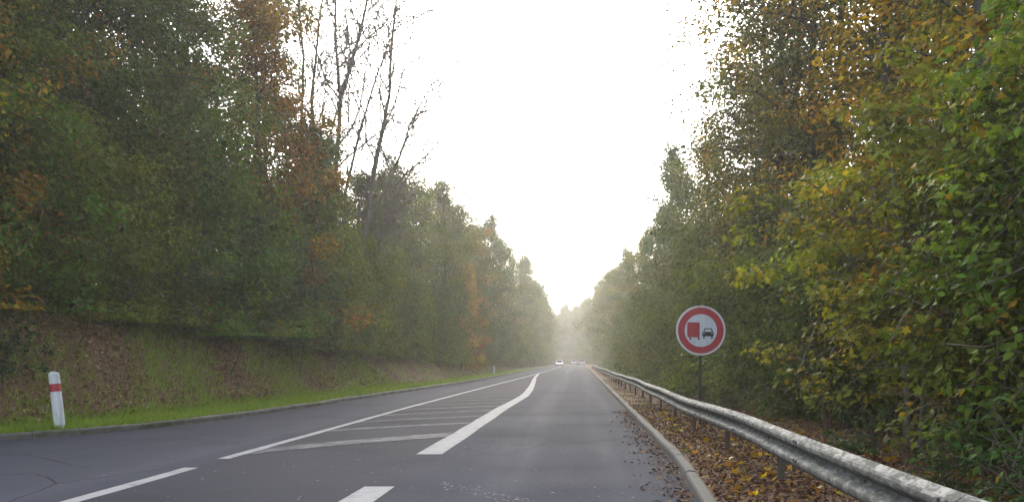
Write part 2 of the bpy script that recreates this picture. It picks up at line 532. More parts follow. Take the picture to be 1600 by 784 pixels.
kerb_line('kerb_left', KL, -1, 11, 60, 500, .17, M_KERB_MOSS, 'low mossy kerb between the left lane and the grass')

# ------------------------------------------------------------------ trees: prototypes
def pick(rng, a, b): return a + (b - a) * rng.random()

def grow(seed, H, Rc, h0, env, nlimb, ncl, nlf, leaf, rcl, droop=.25, flat=.55, tr=.011, stems=1, elev=(60, 8), shape='kite', hang=0.0, bark=None, leafmat=None, trunk_lean=.04):
    """one tree: returns (wood mesh, crown mesh)"""
    rng = np.random.default_rng(seed)
    wood = Tubes()
    C = []; CR = []
    for s in range(stems):
        az0 = rng.uniform(0, 6.28)
        lean = trunk_lean * (1 + 2.2 * (stems > 1)) * rng.uniform(.6, 1.3)
        Hs = H * (1 if s == 0 else rng.uniform(.72, .97))
        tt = np.linspace(0, 1, 12)
        bx = (0 if stems == 1 else .16 * math.cos(az0)) + lean * Hs * tt * math.cos(az0) + np.cumsum(rng.normal(0, .012 * Hs / 3, 12)) * (tt > 0)
        by = (0 if stems == 1 else .16 * math.sin(az0)) + lean * Hs * tt * math.sin(az0) + np.cumsum(rng.normal(0, .012 * Hs / 3, 12)) * (tt > 0)
        P = np.stack([bx, by, tt * Hs - .25], 1)
        r0 = tr * Hs * (1 if stems == 1 else .75)
        rad = r0 * (1 - tt) ** .85 + .012
        rad[0] *= 1.35
        wood.add(P, rad, 8)
        nl = max(4, int(nlimb / (stems ** .6)))
        for k in range(nl):
            u = (k + rng.random()) / nl
            t = h0 / H + (1 - h0 / H) * u ** .9
            base = np.array([np.interp(t, tt, P[:, q]) for q in range(3)])
            az = k * 2.39996 + rng.uniform(-.5, .5) + s
            ln = Rc * env(u) * rng.uniform(.62, 1.12)
            if ln < .25: ln = .25
            el = R(elev[1] + (elev[0] - elev[1]) * u + rng.uniform(-12, 12))
            d = np.array([math.cos(az) * math.cos(el), math.sin(az) * math.cos(el), math.sin(el)])
            q = np.linspace(0, 1, 6)
            LP = base + d * (q * ln)[:, None] + rng.normal(0, .035 * ln, (6, 3)) * q[:, None]
            LP[:, 2] -= droop * ln * q ** 2.2
            lr = max(.012, r0 * .34 * (1 - u * .6)) * (1 - q * .85)
            wood.add(LP, lr, 5)
            nc = max(2, int(ncl * (ln / Rc + .15) * rng.uniform(.75, 1.25)))
            for c in range(nc):
                v = .28 + .78 * (c + rng.random()) / nc
                a = np.array([np.interp(min(v, 1), q, LP[:, g]) for g in range(3)])
                off = np.clip(rng.normal(0, 1, 3), -1.5, 1.5) * np.array([1, 1, .95]) * (.30 + .14 * ln) * (.6 + .6 * v)
                cc = a + off
                cc[2] = max(cc[2], .25)
                if True:
                    md = (a + cc) / 2 + rng.normal(0, .06, 3)
                    wood.add(np.array([a, md, cc]), [.017, .011, .006], 3)
                C.append(cc); CR.append(rng.random())
        C.append(P[-1]); CR.append(rng.random())
    C = np.array(C); CR = np.array(CR)
    n = (nlf * rng.uniform(.5, 1.5, len(C))).astype(int) + 1
    idx = np.repeat(np.arange(len(C)), n)
    rr = rcl * rng.uniform(.65, 1.35, len(C))
    g = rng.normal(0, 1, (len(idx), 3))
    g = g / np.maximum(np.linalg.norm(g, axis=1), .5)[:, None] * (rng.random(len(idx)) ** .38)[:, None]
    g[:, 2] *= flat
    if hang > 0: g[:, 2] -= hang * rng.random(len(idx)) ** 1.5
    Pn = C[idx] + g * rr[idx][:, None]
    Pn[:, 2] = np.maximum(Pn[:, 2], .08)
    out_dir = unit(Pn * np.array([1, 1, 0]) + 1e-3)
    Nn = np.array([0, 0, .75]) + rng.normal(0, .38, Pn.shape) + out_dir * .25 + g * np.array([1, 1, 1 / flat]) * .8
    Dn = out_dir + rng.normal(0, .6, Pn.shape) + np.array([0, 0, -.5])
    Ln = leaf * rng.uniform(.65, 1.3, len(Pn))
    V, T, a1, a2 = leaves(Pn, Nn, Dn, Ln, Ln * rng.uniform(.5, .75, len(Pn)), rng, CR[idx], shape)
    crown = mesh_np('crown', V, [T], {'leaf_rand': a1, 'clump_rand': a2}, False, leafmat or M_LEAF)
    return wood.mesh('trunk', bark or M_BARK), crown

ov = lambda u: math.sin(math.pi * min(1, .16 + .80 * u)) ** .7
broad = lambda u: (1 - u) ** .45 * (.55 + .9 * min(u * 2.2, 1)) / 1.15
cone = lambda u: (1 - u) ** .75 + .06
column = lambda u: math.sin(math.pi * min(1, .22 + .72 * u)) ** .45
PROTO = {}
def proto(key, n, **kw):
    PROTO[key] = [grow(seed=hash(key) % 1000 + 17 * q if False else sum(map(ord, key)) + 31 * q, **kw) for q in range(n)]
proto('ovate', 3, H=15, Rc=3.5, h0=.6, env=ov, nlimb=46, ncl=4.6, nlf=175, leaf=.15, rcl=.82, flat=.8)
proto('broad', 2, H=13, Rc=4.1, h0=.5, env=broad, nlimb=46, ncl=4.6, nlf=175, leaf=.15, rcl=.85, flat=.8)
proto('ivy', 2, H=11, Rc=2.4, h0=.2, env=cone, nlimb=60, ncl=3.4, nlf=150, leaf=.13, rcl=.58, droop=.45, flat=1.0, hang=.5, elev=(55, -5))
proto('airy', 3, H=18, Rc=3.8, h0=3.4, env=column, nlimb=44, ncl=5.4, nlf=78, leaf=.145, rcl=.80, flat=.7, elev=(66, 18), tr=.0095, leafmat=M_LEAFY)
proto('shrub', 3, H=4.2, Rc=2.2, h0=.1, env=broad, nlimb=30, ncl=4, nlf=120, leaf=.12, rcl=.52, flat=.8, stems=3, tr=.012, bark=M_STEM)
proto('drape', 2, H=6.0, Rc=2.3, h0=.15, env=column, nlimb=40, ncl=4, nlf=150, leaf=.12, rcl=.55, flat=.9, droop=.7, hang=1.0, elev=(50, 0))
proto('coppice', 3, H=5.2, Rc=1.5, h0=1.3, env=column, nlimb=36, ncl=3, nlf=22, leaf=.12, rcl=.5, stems=8, tr=.0050, shape='ovate', elev=(65, 25), bark=M_STEM, leafmat=M_LEAFY, trunk_lean=.05)
proto('bramble', 2, H=1.0, Rc=.8, h0=.1, env=broad, nlimb=14, ncl=3, nlf=9, leaf=.105, rcl=.2, stems=3, tr=.008, shape='ovate', bark=M_STEM)
proto('maple', 2, H=7.4, Rc=3.3, h0=2.2, env=ov, nlimb=34, ncl=7, nlf=42, leaf=.175, rcl=.50, stems=2, tr=.011, elev=(50, 6), droop=.35, flat=.5, shape='maple', leafmat=M_MAPLE, bark=M_BARK_PALE, trunk_lean=.035)

def bare_tree(seed, stems, fine=1.0):
    """leafless tree from hand-laid stems (points in metres, radius): trunk mesh and branch mesh"""
    rng = np.random.default_rng(seed)
    tk = Tubes(); br = Tubes()
    def sprout(P, r, ln, depth):
        nb = int([16, 8, 6][depth] * (fine if depth == 0 else 1))
        n = len(P) - 1
        for b in range(nb):
            t = (.22 if depth == 0 else .15) + .80 * (b + rng.random()) / nb
            f = min(t, .99) * n; k = int(f)
            q = P[k] + (P[k + 1] - P[k]) * (f - k)
            tang = unit(P[k + 1] - P[k])
            side = unit(np.cross(tang, rng.normal(0, 1, 3)))
            nd = unit(tang * rng.uniform(.5, 1.0) + side * rng.uniform(.6, 1.0))
            limb(q, nd, ln * rng.uniform(.25, .46) * (1.15 - .5 * t), max([.030, .022, .016][depth], r * (1 - t * .7) * .5), depth + 1)
    def limb(p, d, ln, r, depth):
        n = 6
        P = [p]; v = d.copy()
        for k in range(n):
            v = unit(v + rng.normal(0, .16, 3) + np.array([0, 0, .14 if depth < 2 else -.02]))
            P.append(P[-1] + v * ln / n)
        P = np.array(P)
        br.add(P, r * (1 - np.linspace(0, 1, n + 1) * .6) + .004, 5 if depth == 1 else 3)
        if depth < 3: sprout(P, r, ln, depth)
    for pts, r in stems:
        pts = np.array(pts, float)
        u = np.linspace(0, len(pts) - 1, len(pts) * 4)
        P = np.stack([np.interp(u, np.arange(len(pts)), pts[:, q]) for q in range(3)], 1)
        P += np.cumsum(rng.normal(0, .035, P.shape), 0) * np.linspace(0, 1, len(P))[:, None]
        r *= .8
        tk.add(P, r * (1 - np.linspace(0, 1, len(P)) * .80) + .012, 8)
        sprout(P, r, np.linalg.norm(P[-1] - P[0]) * .85, 0)
    return tk.mesh('trunk', M_BARK_PALE), br.mesh('branches', M_BARK_PALE)
BARE = [
 bare_tree(4, [([(-.6, 0, -.3), (-.5, 0, 4), (-.35, .1, 8.5), (-.1, .2, 13), (-.5, .5, 16), (-.8, .8, 22)], .20), ([(-.15, .1, 12.5), (.8, -.2, 15.5), (1.5, -.5, 18.5), (1.9, -.8, 22)], .12),
               ([(.4, .3, -.3), (.9, .4, 5), (1.6, .6, 9.5), (2.3, .5, 13), (2.5, .3, 16), (3.0, .3, 20.5)], .18), ([(.2, -.3, -.3), (.5, -.6, 4), (.4, -.8, 8), (1.3, -1.4, 11), (2.4, -1.9, 14), (3.4, -2.4, 16)], .12),
               ([(1.2, .4, 6.5), (2.6, -.1, 9.0), (3.6, -.6, 11.5), (4.8, -1.2, 13.6)], .10), ([(-.5, 0, 5), (-1.3, .5, 9), (-1.7, .8, 13), (-1.3, .9, 17), (-.6, .8, 21)], .13)]),
 bare_tree(11, [([(0, 0, -.3), (.1, .2, 5), (-.3, .4, 10), (-.2, .5, 14), (-.7, .8, 18)], .14)], .8),
 bare_tree(23, [([(0, 0, -.3), (.4, .1, 4), (1.0, .3, 7.5), (1.9, .2, 10.2), (3.1, 0, 12.4)], .11), ([(.2, .1, 3), (.2, -.5, 7), (.8, -.9, 10.5)], .08)], 1.2)]

used = {}
def plant(key, variant, name, x, y, H, color, turned, label, group, cat='tree', rz=None, wide=1.0, absolute=False):
    wood, crown = PROTO[key][variant % len(PROTO[key])]
    base_h = {'ovate': 15, 'broad': 13, 'ivy': 11, 'airy': 18, 'shrub': 4.2, 'drape': 6, 'coppice': 5.2, 'bramble': 1.0, 'maple': 7.4}[key]
    s = H / base_h
    wx = x if absolute else x + float(bend(y))
    rnd = random.Random(int(x * 131 + y * 17))
    root = empty(name, (wx, y, gz(wx, y) - .05), rnd.uniform(0, 6.28) if rz is None else rz)
    w = s * wide
    root.scale = (w, w, s)
    put(root, label, cat, group)
    t = link('stems' if key in ('shrub', 'coppice', 'bramble') else 'trunk', wood, root)
    c = link('foliage' if cat == 'shrub' else 'crown', crown, root)
    c.color = (*color, turned)
    return root

ORD = ['first', 'second', 'third', 'fourth', 'fifth', 'sixth', 'seventh', 'eighth', 'ninth', 'tenth', 'eleventh', 'twelfth', 'thirteenth', 'fourteenth', 'fifteenth', 'sixteenth', 'seventeenth', 'eighteenth', 'nineteenth', 'twentieth']
# leaf colours
OLIVE = (.112, .134, .018); GREEN = (.074, .126, .015); DULL = (.096, .128, .030); GREY = (.118, .130, .050); DEEP = (.060, .094, .018)
BROWN = (.150, .096, .030); RUST = (.185, .108, .026); LIME = (.205, .205, .016); YEL = (.380, .260, .018); BLUEG = (.070, .110, .042)

# ---- left bank, front row (x, y, kind, variant, height, colour, turned share, words)
LEFT = [
 (-13.4, 17.0, 'broad', 0, 13.5, DEEP, .30, 'dark green maple-like tree with yellow tips, at the left picture edge'),
 (-13.2, 22.5, 'ovate', 0, 15, (.090, .110, .016), .28, 'olive tree with yellowing sprays high behind the white marker post'),
 (-13.6, 27.5, 'broad', 1, 14.5, DEEP, .10, 'dark tree with purplish brown top right of the yellow sprays'),
 (-12.8, 32.5, 'ovate', 1, 15.5, DULL, .16, 'tall dull green tree with brownish leaves left of the rust-coloured tree'),
 (-11.9, 38.0, 'ovate', 2, 16, RUST, .45, 'rust-brown tall tree on the left bank before the bare tree'),
 (-11.4, 42.0, 'ivy', 0, 11.5, BLUEG, .05, 'dense narrow blue-green tree beside the rust-brown one'),
 (-12.2, 47.0, 'ivy', 1, 12.0, OLIVE, .06, 'narrow olive tree standing in front of the tall bare tree'),
 (-11.6, 54.0, 'ovate', 0, 11.5, DULL, .08, 'rounded dull green tree just right of the bare tree'),
 (-11.8, 63.0, 'ovate', 2, 13.0, GREY, .10, 'greyish tree with thin twiggy top, second right of the bare tree'),
 (-12.2, 67.5, 'ovate', 1, 14.6, DULL, .10, 'dull green tree between the greyish and the broad olive tree, left'),
 (-11.4, 72.0, 'broad', 0, 14.0, OLIVE, .12, 'broad olive tree before the yellow tree on the left'),
 (-9.2, 79.0, 'ivy', 1, 9.6, YEL, .70, 'small bright yellow tree on the left roadside'),
 (-11.2, 84.0, 'ovate', 1, 16.5, GREY, .10, 'tall greyish tree rising behind the yellow roadside tree'),
 (-11.6, 91.0, 'broad', 1, 16.6, DULL, .10, 'dull green tree just before the orange-brown one on the left'),
 (-10.0, 97.0, 'ovate', 0, 14.6, (.165, .125, .03), .32, 'orange-brown tall tree beyond the yellow one on the left'),
 (-10.6, 112.0, 'broad', 1, 17.5, DULL, .12, 'broad dull green tree beyond the orange-brown one on the left'),
 (-10.2, 130.0, 'ovate', 2, 17.5, GREY, .12, 'grey-green hazy tree on the left, two beyond the orange-brown one'),
 (-10.4, 152.0, 'broad', 0, 18, DULL, .15, 'hazy green tree on the left, three beyond the orange-brown one'),
]
for (x, y, k, v, h, c, t, lab) in LEFT:
    plant(k, v, 'bank_tree', x, y, h - .6 - HB(y) * .6, c, t, lab, 'front row of trees on the left bank')
# second row, showing between and above the first
plant('ovate', 1, 'wood_tree', -14.0, 45.0, 17.5, DULL, .14, 'tall narrow dull green tree rising just left of the bare stems', 'second row of trees in the left wood', wide=.8)
L2 = [(-18, 25.5, 'broad', 16), (-17, 30, 'ovate', 17), (-18, 34, 'broad', 17), (-17, 38.5, 'ovate', 17.5), (-17.5, 44, 'broad', 13), (-17, 51, 'ovate', 10.5), (-17, 58, 'broad', 11), (-17, 67, 'ovate', 13), (-16.5, 77, 'broad', 15), (-16, 88, 'ovate', 16), (-16, 101, 'broad', 17), (-12.8, 106, 'broad', 16.5), (-15.5, 116, 'ovate', 18), (-12.4, 122, 'ovate', 18), (-15.5, 135, 'broad', 18.5)]
for q, (x, y, h) in enumerate([(-23, 37, 20), (-23, 42.5, 20), (-23, 49, 15), (-23, 58, 12)]):
    plant(['broad', 'ovate'][q % 2], q, 'wood_tree', x, y, h - 2, [DEEP, DULL, OLIVE][q % 3], .12, 'tree far back in the left wood, ' + ORD[q] + ' of the rearmost row', 'rearmost trees in the left wood', wide=1.15)
for q, (x, y, k, h) in enumerate(L2):
    plant(k, q, 'wood_tree', x, y, h - 1.5, [OLIVE, DEEP, BROWN, DULL, GREY][q % 5], .15, 'tree deeper in the left wood, ' + ORD[q] + ' of its row from the camera', 'second row of trees in the left wood', wide=1.1)
# undergrowth hanging over the bank
L3 = [(-12.2, 18.5, LIME, .35), (-12.0, 21.5, GREEN, .25), (-11.6, 24.5, OLIVE, .12), (-11.5, 27.2, OLIVE, .10), (-11.2, 30.5, GREEN, .08), (-11.1, 34, BLUEG, .06), (-10.8, 37.5, BLUEG, .06), (-10.7, 41.5, OLIVE, .12), (-10.5, 46, DULL, .06), (-10.3, 51, OLIVE, .08), (-10.2, 56.5, DULL, .05), (-10.0, 63, OLIVE, .10), (-9.8, 70, DULL, .08), (-9.5, 76, OLIVE, .25), (-9.2, 86, (.16, .11, .03), .4), (-9.0, 95, DULL, .1), (-8.9, 106, GREY, .08), (-8.8, 118, DULL, .1)]
for q, (x, y, c, t) in enumerate(L3):
    plant('drape', q, 'bank_shrub', x + (-.45 if y > 28 else -.8), y, 5.6 + .9 * math.sin(q * 2.1), c, t, 'leafy shrub hanging over the left bank, ' + ORD[q] + ' along the bank from the camera', 'shrubs overhanging the left bank', 'shrub', wide=1.05)
for q in range(11):
    y = 20.4 + q * 2.6 + q * q * .06
    s_ = 3.3 + .4 * math.sin(q * 1.9)
    plant('shrub', q, 'crest_bush', float(KL(y)) - s_ - .2, y, 2.1 + .6 * math.sin(q * 2.7), [OLIVE, GREEN, DULL, BLUEG][q % 4], .10, 'low bush on the crest of the left bank, ' + ORD[q] + ' from the camera', 'low bushes on the crest of the left bank', 'shrub')
# bare trees
def bare(v, name, x, y, s, rz, label, part_cat='tree'):
    root = empty(name, (x, y, gz(x, y) - .1), rz)
    root.scale = (s, s, s)
    put(root, label, 'tree', 'bare trees on the left bank')
    link('trunk', BARE[v][0], root); link('branches', BARE[v][1], root)
bare(0, 'bare_tree', -11.9, 50.0, 1.0, 0, 'tall leafless tree with several forked stems against the white sky')
bare(1, 'bare_tree', -12.4, 45.5, 1.0, 0, 'slim leafless tree half hidden behind foliage, left of the tall bare tree')
bare(2, 'bare_tree', -11.2, 52.5, .88, 0, 'small bare tree with fine drooping twigs right of the tall one')
# ---- right side: front maples and tall trees
plant('maple', 0, 'maple_tree', 5.1, 15.2, 5.4, (.170, .185, .018), .24, 'two-stemmed maple with yellow-edged leaves right of the round sign', 'maples behind the guard rail', rz=.4)
plant('maple', 1, 'maple_tree', 5.7, 11.2, 5.9, (.135, .190, .018), .14, 'nearest big green maple at the right picture edge', 'maples behind the guard rail', rz=2.0, wide=1.05)
plant('maple', 0, 'maple_tree', 7.6, 14.4, 6.6, (.180, .180, .018), .34, 'yellowing maple standing behind the nearest one, right picture edge', 'maples behind the guard rail', rz=3.4)
RIGHT = [
 (7.6, 17.5, 'airy', 0, 15, OLIVE, .62, 'tall thin yellow-ochre tree behind the maples at the top right'),
 (9.8, 21.0, 'airy', 1, 18, OLIVE, .55, 'slim tall tree with dark trunk and ochre leaves in the upper right'),
 (7.0, 22.0, 'airy', 2, 17, (.10, .105, .028), .50, 'straight-trunked tall tree with thinning ochre leaves, nearest left of the maples'),
 (8.4, 26.5, 'airy', 0, 19, OLIVE, .45, 'tall thin tree with sky showing between its limbs, right of the sign'),
 (7.0, 30.5, 'airy', 1, 18.5, GREY, .30, 'tall grey-green thin tree above the round road sign'),
 (7.6, 36.0, 'airy', 2, 19, GREY, .22, 'leaning-topped tall tree whose sprays reach toward the white sky'),
 (6.7, 33.0, 'airy', 0, 18.5, GREY, .28, 'tall grey-green tree left of the sign-top tree, its crown nearest the sky gap'),
 (7.3, 39.5, 'airy', 1, 19.5, (.10, .115, .035), .22, 'tall thin olive tree at the left edge of the high right-hand crowns'),
 (8.9, 35.0, 'airy', 0, 20, OLIVE, .30, 'tall olive tree filling the sky behind the leaning-topped one'),
 (7.4, 43.0, 'ovate', 1, 13.5, GREY, .12, 'dense grey-green tree left of the tall thin ones on the right'),
 (7.2, 51.0, 'ovate', 0, 12.8, DULL, .14, 'lower dull green tree, third beyond the round sign on the right'),
 (7.0, 60.0, 'broad', 1, 12.5, GREY, .12, 'low broad grey-green tree before the pointed one on the right'),
 (7.0, 70.0, 'ivy', 0, 16.8, BLUEG, .04, 'pointed dark ivy-clad tree standing out against the sky on the right'),
 (7.6, 80.0, 'ovate', 2, 13.5, GREY, .15, 'rounded grey tree just beyond the pointed one on the right'),
 (7.6, 92.0, 'broad', 0, 13.0, OLIVE, .30, 'ochre-tinged broad tree, second beyond the pointed one on the right'),
 (7.1, 106.0, 'ovate', 0, 14.5, OLIVE, .30, 'ochre-tinged oval tree, third beyond the pointed one on the right'),
 (6.8, 123.0, 'broad', 1, 14.8, DULL, .25, 'hazy tree on the right, fourth beyond the pointed one'),
 (6.6, 143.0, 'ovate', 1, 15.5, DULL, .25, 'hazy tree on the right, fifth beyond the pointed one'),
]
for (x, y, k, v, h, c, t, lab) in RIGHT:
    plant(k, v, 'roadside_tree', x, y, h, c, t, lab, 'front row of trees on the right', wide=.72 if k == 'ivy' else 1.0)
R2 = [(13.5, 24, 'airy', 19), (12.5, 31, 'ovate', 16), (12.5, 40, 'ovate', 15), (12.5, 51, 'broad', 13), (12, 64, 'ovate', 13), (12, 80, 'broad', 13.5), (12, 99, 'ovate', 14)]
for q, (x, y, k, h) in enumerate(R2):
    plant(k, q + 1, 'wood_tree', x, y, h, [OLIVE, DULL, GREY, DEEP][q % 4], .3 if k == 'airy' else .12, 'tree deeper in the right wood, ' + ORD[q] + ' of its row from the camera', 'second row of trees in the right wood')
R3 = [(4.7, 9.3, 'coppice', 4.2, GREEN, .18), (5.6, 10.2, 'coppice', 5.0, GREEN, .15), (4.9, 12.0, 'coppice', 4.6, OLIVE, .2), (7.4, 12.9, 'coppice', 5.4, GREEN, .15), (5.8, 17.6, 'coppice', 4.6, OLIVE, .3), (5.0, 19.4, 'coppice', 3.6, DULL, .2),
      (6.4, 20.0, 'shrub', 4.4, DEEP, .06), (5.6, 22.6, 'shrub', 4.0, DULL, .08), (5.6, 25.6, 'shrub', 4.6, DULL, .12), (5.3, 29, 'drape', 6.0, GREY, .08), (5.2, 33, 'shrub', 4.6, DULL, .10), (5.2, 37, 'drape', 6.4, GREY, .06), (5.1, 42, 'shrub', 5.0, DULL, .10), (5.0, 47.5, 'drape', 6.2, GREY, .06), (5.0, 54, 'shrub', 5.4, DULL, .08), (4.9, 61, 'drape', 6.5, GREY, .06), (4.9, 69, 'drape', 6.8, DULL, .08), (4.8, 78, 'drape', 6.5, GREY, .1), (4.8, 88, 'drape', 7, DULL, .14)]
for q, (x, y, k, h, c, t) in enumerate(R3):
    plant(k, q, 'hedge_shrub', x + max(0, min(.9, (y - 40) * .03)), y, h, c, t, 'leafy shrub behind the guard rail, ' + ORD[q] + ' along the rail from the camera', 'undergrowth behind the guard rail', 'shrub')
# more shade-giving undergrowth deeper in the right wood
R4 = [(9.0, 12.0, 5.0), (9.2, 15.5, 4.6), (8.2, 18.6, 4.8), (10.6, 17.5, 5.2), (8.4, 24, 4.8), (11.2, 22, 5.4), (8.2, 28.5, 5.2), (8.0, 34, 5.4)]
for q, (x, y, h) in enumerate(R4):
    plant('shrub', q, 'thicket_shrub', x, y, h, DEEP, .06, 'dark green shrub shaded among the right-hand trunks, ' + ORD[q] + ' of eight from the camera', 'dark undergrowth in the right wood', 'shrub')
# far rows as the road fades into haze
for q, y in enumerate(list(range(172, 330, 17))):
    plant(['ovate', 'broad'][q % 2], q, 'distant_tree', -9.3 - .8 * (q % 3), y, 18.5 + 1.6 * math.sin(q * 1.7), [DULL, GREY, OLIVE][q % 3], .15, 'hazy tree in the distant row left of the road, ' + ORD[q] + ' counted toward the bend', 'distant trees left of the road')
for q, y in enumerate(list(range(172, 330, 17)) + [330, 344, 358]):
    plant(['broad', 'ovate'][q % 2], q + 1, 'distant_tree', 5.9 + .5 * (q % 3), y, (17 if y < 230 else 20) + 1.4 * math.sin(q * 2.3), [OLIVE, DULL, GREY][q % 3], .22, 'hazy tree in the distant row right of the road, ' + ORD[q] + ' counted toward the bend', 'distant trees right of the road')
for q in range(2, 15):
    y = 296 + q * 7
    for r in range(2 if q >= 8 else 1):
        plant(['ovate', 'broad'][(q + r) % 2], q + r, 'distant_tree', 9.0 + 5.5 * r + (q % 3), y + 3 * r, 19 + 1.5 * math.sin(q * 1.3 + r), [(.13, .11, .03), GREY, (.14, .10, .035), OLIVE][(q + r) % 4], .3, 'hazy tree in the wood that closes the view at the bend', 'distant trees closing the view at the bend')
    if q < 12: plant('drape', q, 'distant_shrub', 5.0 + (q % 2), y, 7.5, [DULL, OLIVE][q % 2], .2, 'small hazy shrub at the foot of the wood closing the view', 'distant shrubs at the bend', 'shrub', wide=1.3)
for q in range(12):
    plant('drape', q, 'distant_shrub', -8.7, 128 + q * 14, 6 + math.sin(q), [DULL, GREY][q % 2], .1, 'small hazy shrub under the distant left trees, ' + ORD[q] + ' counted toward the bend', 'distant shrubs left of the road', 'shrub')
for q in range(6):
    plant('drape', q + 1, 'distant_shrub', 6.6, 102 + q * 14, 6.5 + math.sin(q * 2), [DULL, GREY][q % 2], .12, 'small hazy shrub under the distant right trees, ' + ORD[q] + ' counted toward the bend', 'distant shrubs right of the road', 'shrub')

# ------------------------------------------------------------------ guard rail
m, nt, out = mat('galvanised_weathered'); N = NT(nt)
p = N.pos()
g1 = N.noise(N.mapping(p, (9, 3.2, 9)), 2.0, 6, .7, .6); g2 = N.noise(p, 42, 4, .7); g3 = N.noise(p, .7, 3)
c = N.mix(g2, (.14, .14, .13), (.23, .23, .215))
gr = N.step(N.math('ADD', N.math('MULTIPLY', g1, .75), N.math('MULTIPLY', g2, .25)), .40, .56)
c = N.mix(gr, c, (.085, .086, .072))
c = N.mix(N.step(g2, .64, .72), c, (.03, .03, .025))
met = N.math('SUBTRACT', .07, N.math('MULTIPLY', gr, .06))
rg = N.math('ADD', .62, N.math('MULTIPLY', gr, .22))
N.bsdf(out, c, rg, .07, met, N.bump(N.math('ADD', g1, N.math('MULTIPLY', g2, .5)), .14, .012))
M_RAIL = m
M_BOLT = plain('dark_bolt', (.035, .033, .03), .6, .4, .3)
rail_root = empty('guard_rail', (2.15, 4, 0))
put(rail_root, 'long weathered steel crash barrier along the right verge', 'guard rail')
RAIL_PROF = [(-.014, .752), (-.022, .750), (-.070, .716), (-.081, .700), (-.083, .690), (-.083, .672), (-.078, .660), (-.016, .616), (-.003, .604), (0, .595), (-.003, .586), (-.016, .574), (-.078, .530), (-.083, .518), (-.083, .500), (-.081, .490), (-.070, .474), (-.022, .440), (-.014, .438)]
def rail_off(y):
    y = np.asarray(y, float)
    dz = .012 * np.sin(y * .55) + .018 * np.sin(y * .17 + 1) - .05 * np.clip((y - 40) / 60, 0, 1) - np.clip((y - 140) / 14, 0, 1) * .42
    dx = .02 * np.sin(y * .21 + .4) + .012 * np.sin(y * .6)
    dx = dx * np.clip((y - 5) / 10, 0, 1) + np.interp(y, [1, 5, 8, 12], [-.24, -.18, -.09, -.02])
    return dx, dz
def rail_section(y0, y1, proud):
    yy = np.linspace(y0, y1 + .30, 9)
    V = []
    for y in yy:
        dx, dz = rail_off(y)
        V += [(px - proud + float(dx), y - 4, pz + float(dz)) for px, pz in RAIL_PROF]
    n = len(RAIL_PROF)
    i = (np.arange(len(yy) - 1)[:, None] * n + np.arange(n - 1)[None, :]).ravel()
    Q = np.stack([i, i + 1, i + n + 1, i + n], 1)
    o = link('rail_beam', mesh_np('rail_beam', V, [Q], None, False, M_RAIL), rail_root)
    md = o.modifiers.new('thick', 'SOLIDIFY'); md.thickness = .003; md.offset = -1
    return o
def c_post():
    V = [(x, y) for x, y in [(-.03, -.05), (.03, -.05), (.03, -.045), (-.025, -.045), (-.025, .045), (.03, .045), (.03, .05), (-.03, .05)]]
    bm = bmesh.new()
    lo = [bm.verts.new((x, y, -.3)) for x, y in V]; hi = [bm.verts.new((x, y, .70)) for x, y in V]
    for k in range(8): bm.faces.new((lo[k], lo[(k + 1) % 8], hi[(k + 1) % 8], hi[k]))
    bm.faces.new(hi)
    bmesh.ops.recalc_face_normals(bm, faces=bm.faces)
    return mesh_bm('post', bm, plain('rusty_post', (.075, .062, .050), .85, .1, 0, .4, 12))
def bolt_mesh():
    bm = bmesh.new()
    bmesh.ops.create_cone(bm, cap_ends=True, segments=8, radius1=.016, radius2=.011, depth=.012)
    bmesh.ops.rotate(bm, verts=bm.verts, matrix=Matrix.Rotation(R(-90), 3, 'Y'))
    return mesh_bm('bolt', bm, M_BOLT)
ME_POST, ME_BOLT = c_post(), bolt_mesh()
def spacer_mesh():
    bm = bmesh.new()
    bmesh.ops.create_cube(bm, size=1.0)
    bmesh.ops.scale(bm, verts=bm.verts, vec=(.085, .11, .17))
    bmesh.ops.bevel(bm, geom=bm.edges[:], offset=.012, segments=2, affect='EDGES')
    return mesh_bm('spacer', bm, M_RAIL)
ME_SP = spacer_mesh()
k = 0
y = 1.0
while y < 155:
    rail_section(y, min(y + 4, 155), .0032 * (k % 2))
    dx, dz = rail_off(y + 2)
    if y < 150:
        po = link('post', ME_POST, rail_root); po.location = (.125 + float(dx), y + 2 - 4, float(dz))
        sp = link('spacer', ME_SP, rail_root); sp.location = (.048 + float(dx), y + 2 - 4, .60 + float(dz))
    if y < 60:
        for (by, bz, bx) in [(.09, .700, -.083), (.21, .700, -.083), (.09, .664, -.085), (.21, .664, -.085), (.09, .528, -.084), (.21, .528, -.084), (.15, .595, -.004)]:
            dx, dz = rail_off(y + by)
            b = link('bolt', ME_BOLT, rail_root); b.location = (bx - .008 + float(dx), y + by - 4, bz + float(dz))
        dx, dz = rail_off(y + 2)
        b = link('bolt', ME_BOLT, rail_root); b.location = (-.012 + float(dx), y + 2 - 4, .595 + float(dz)); b.scale = (1.3, 1.5, 1.5)
    y += 4; k += 1

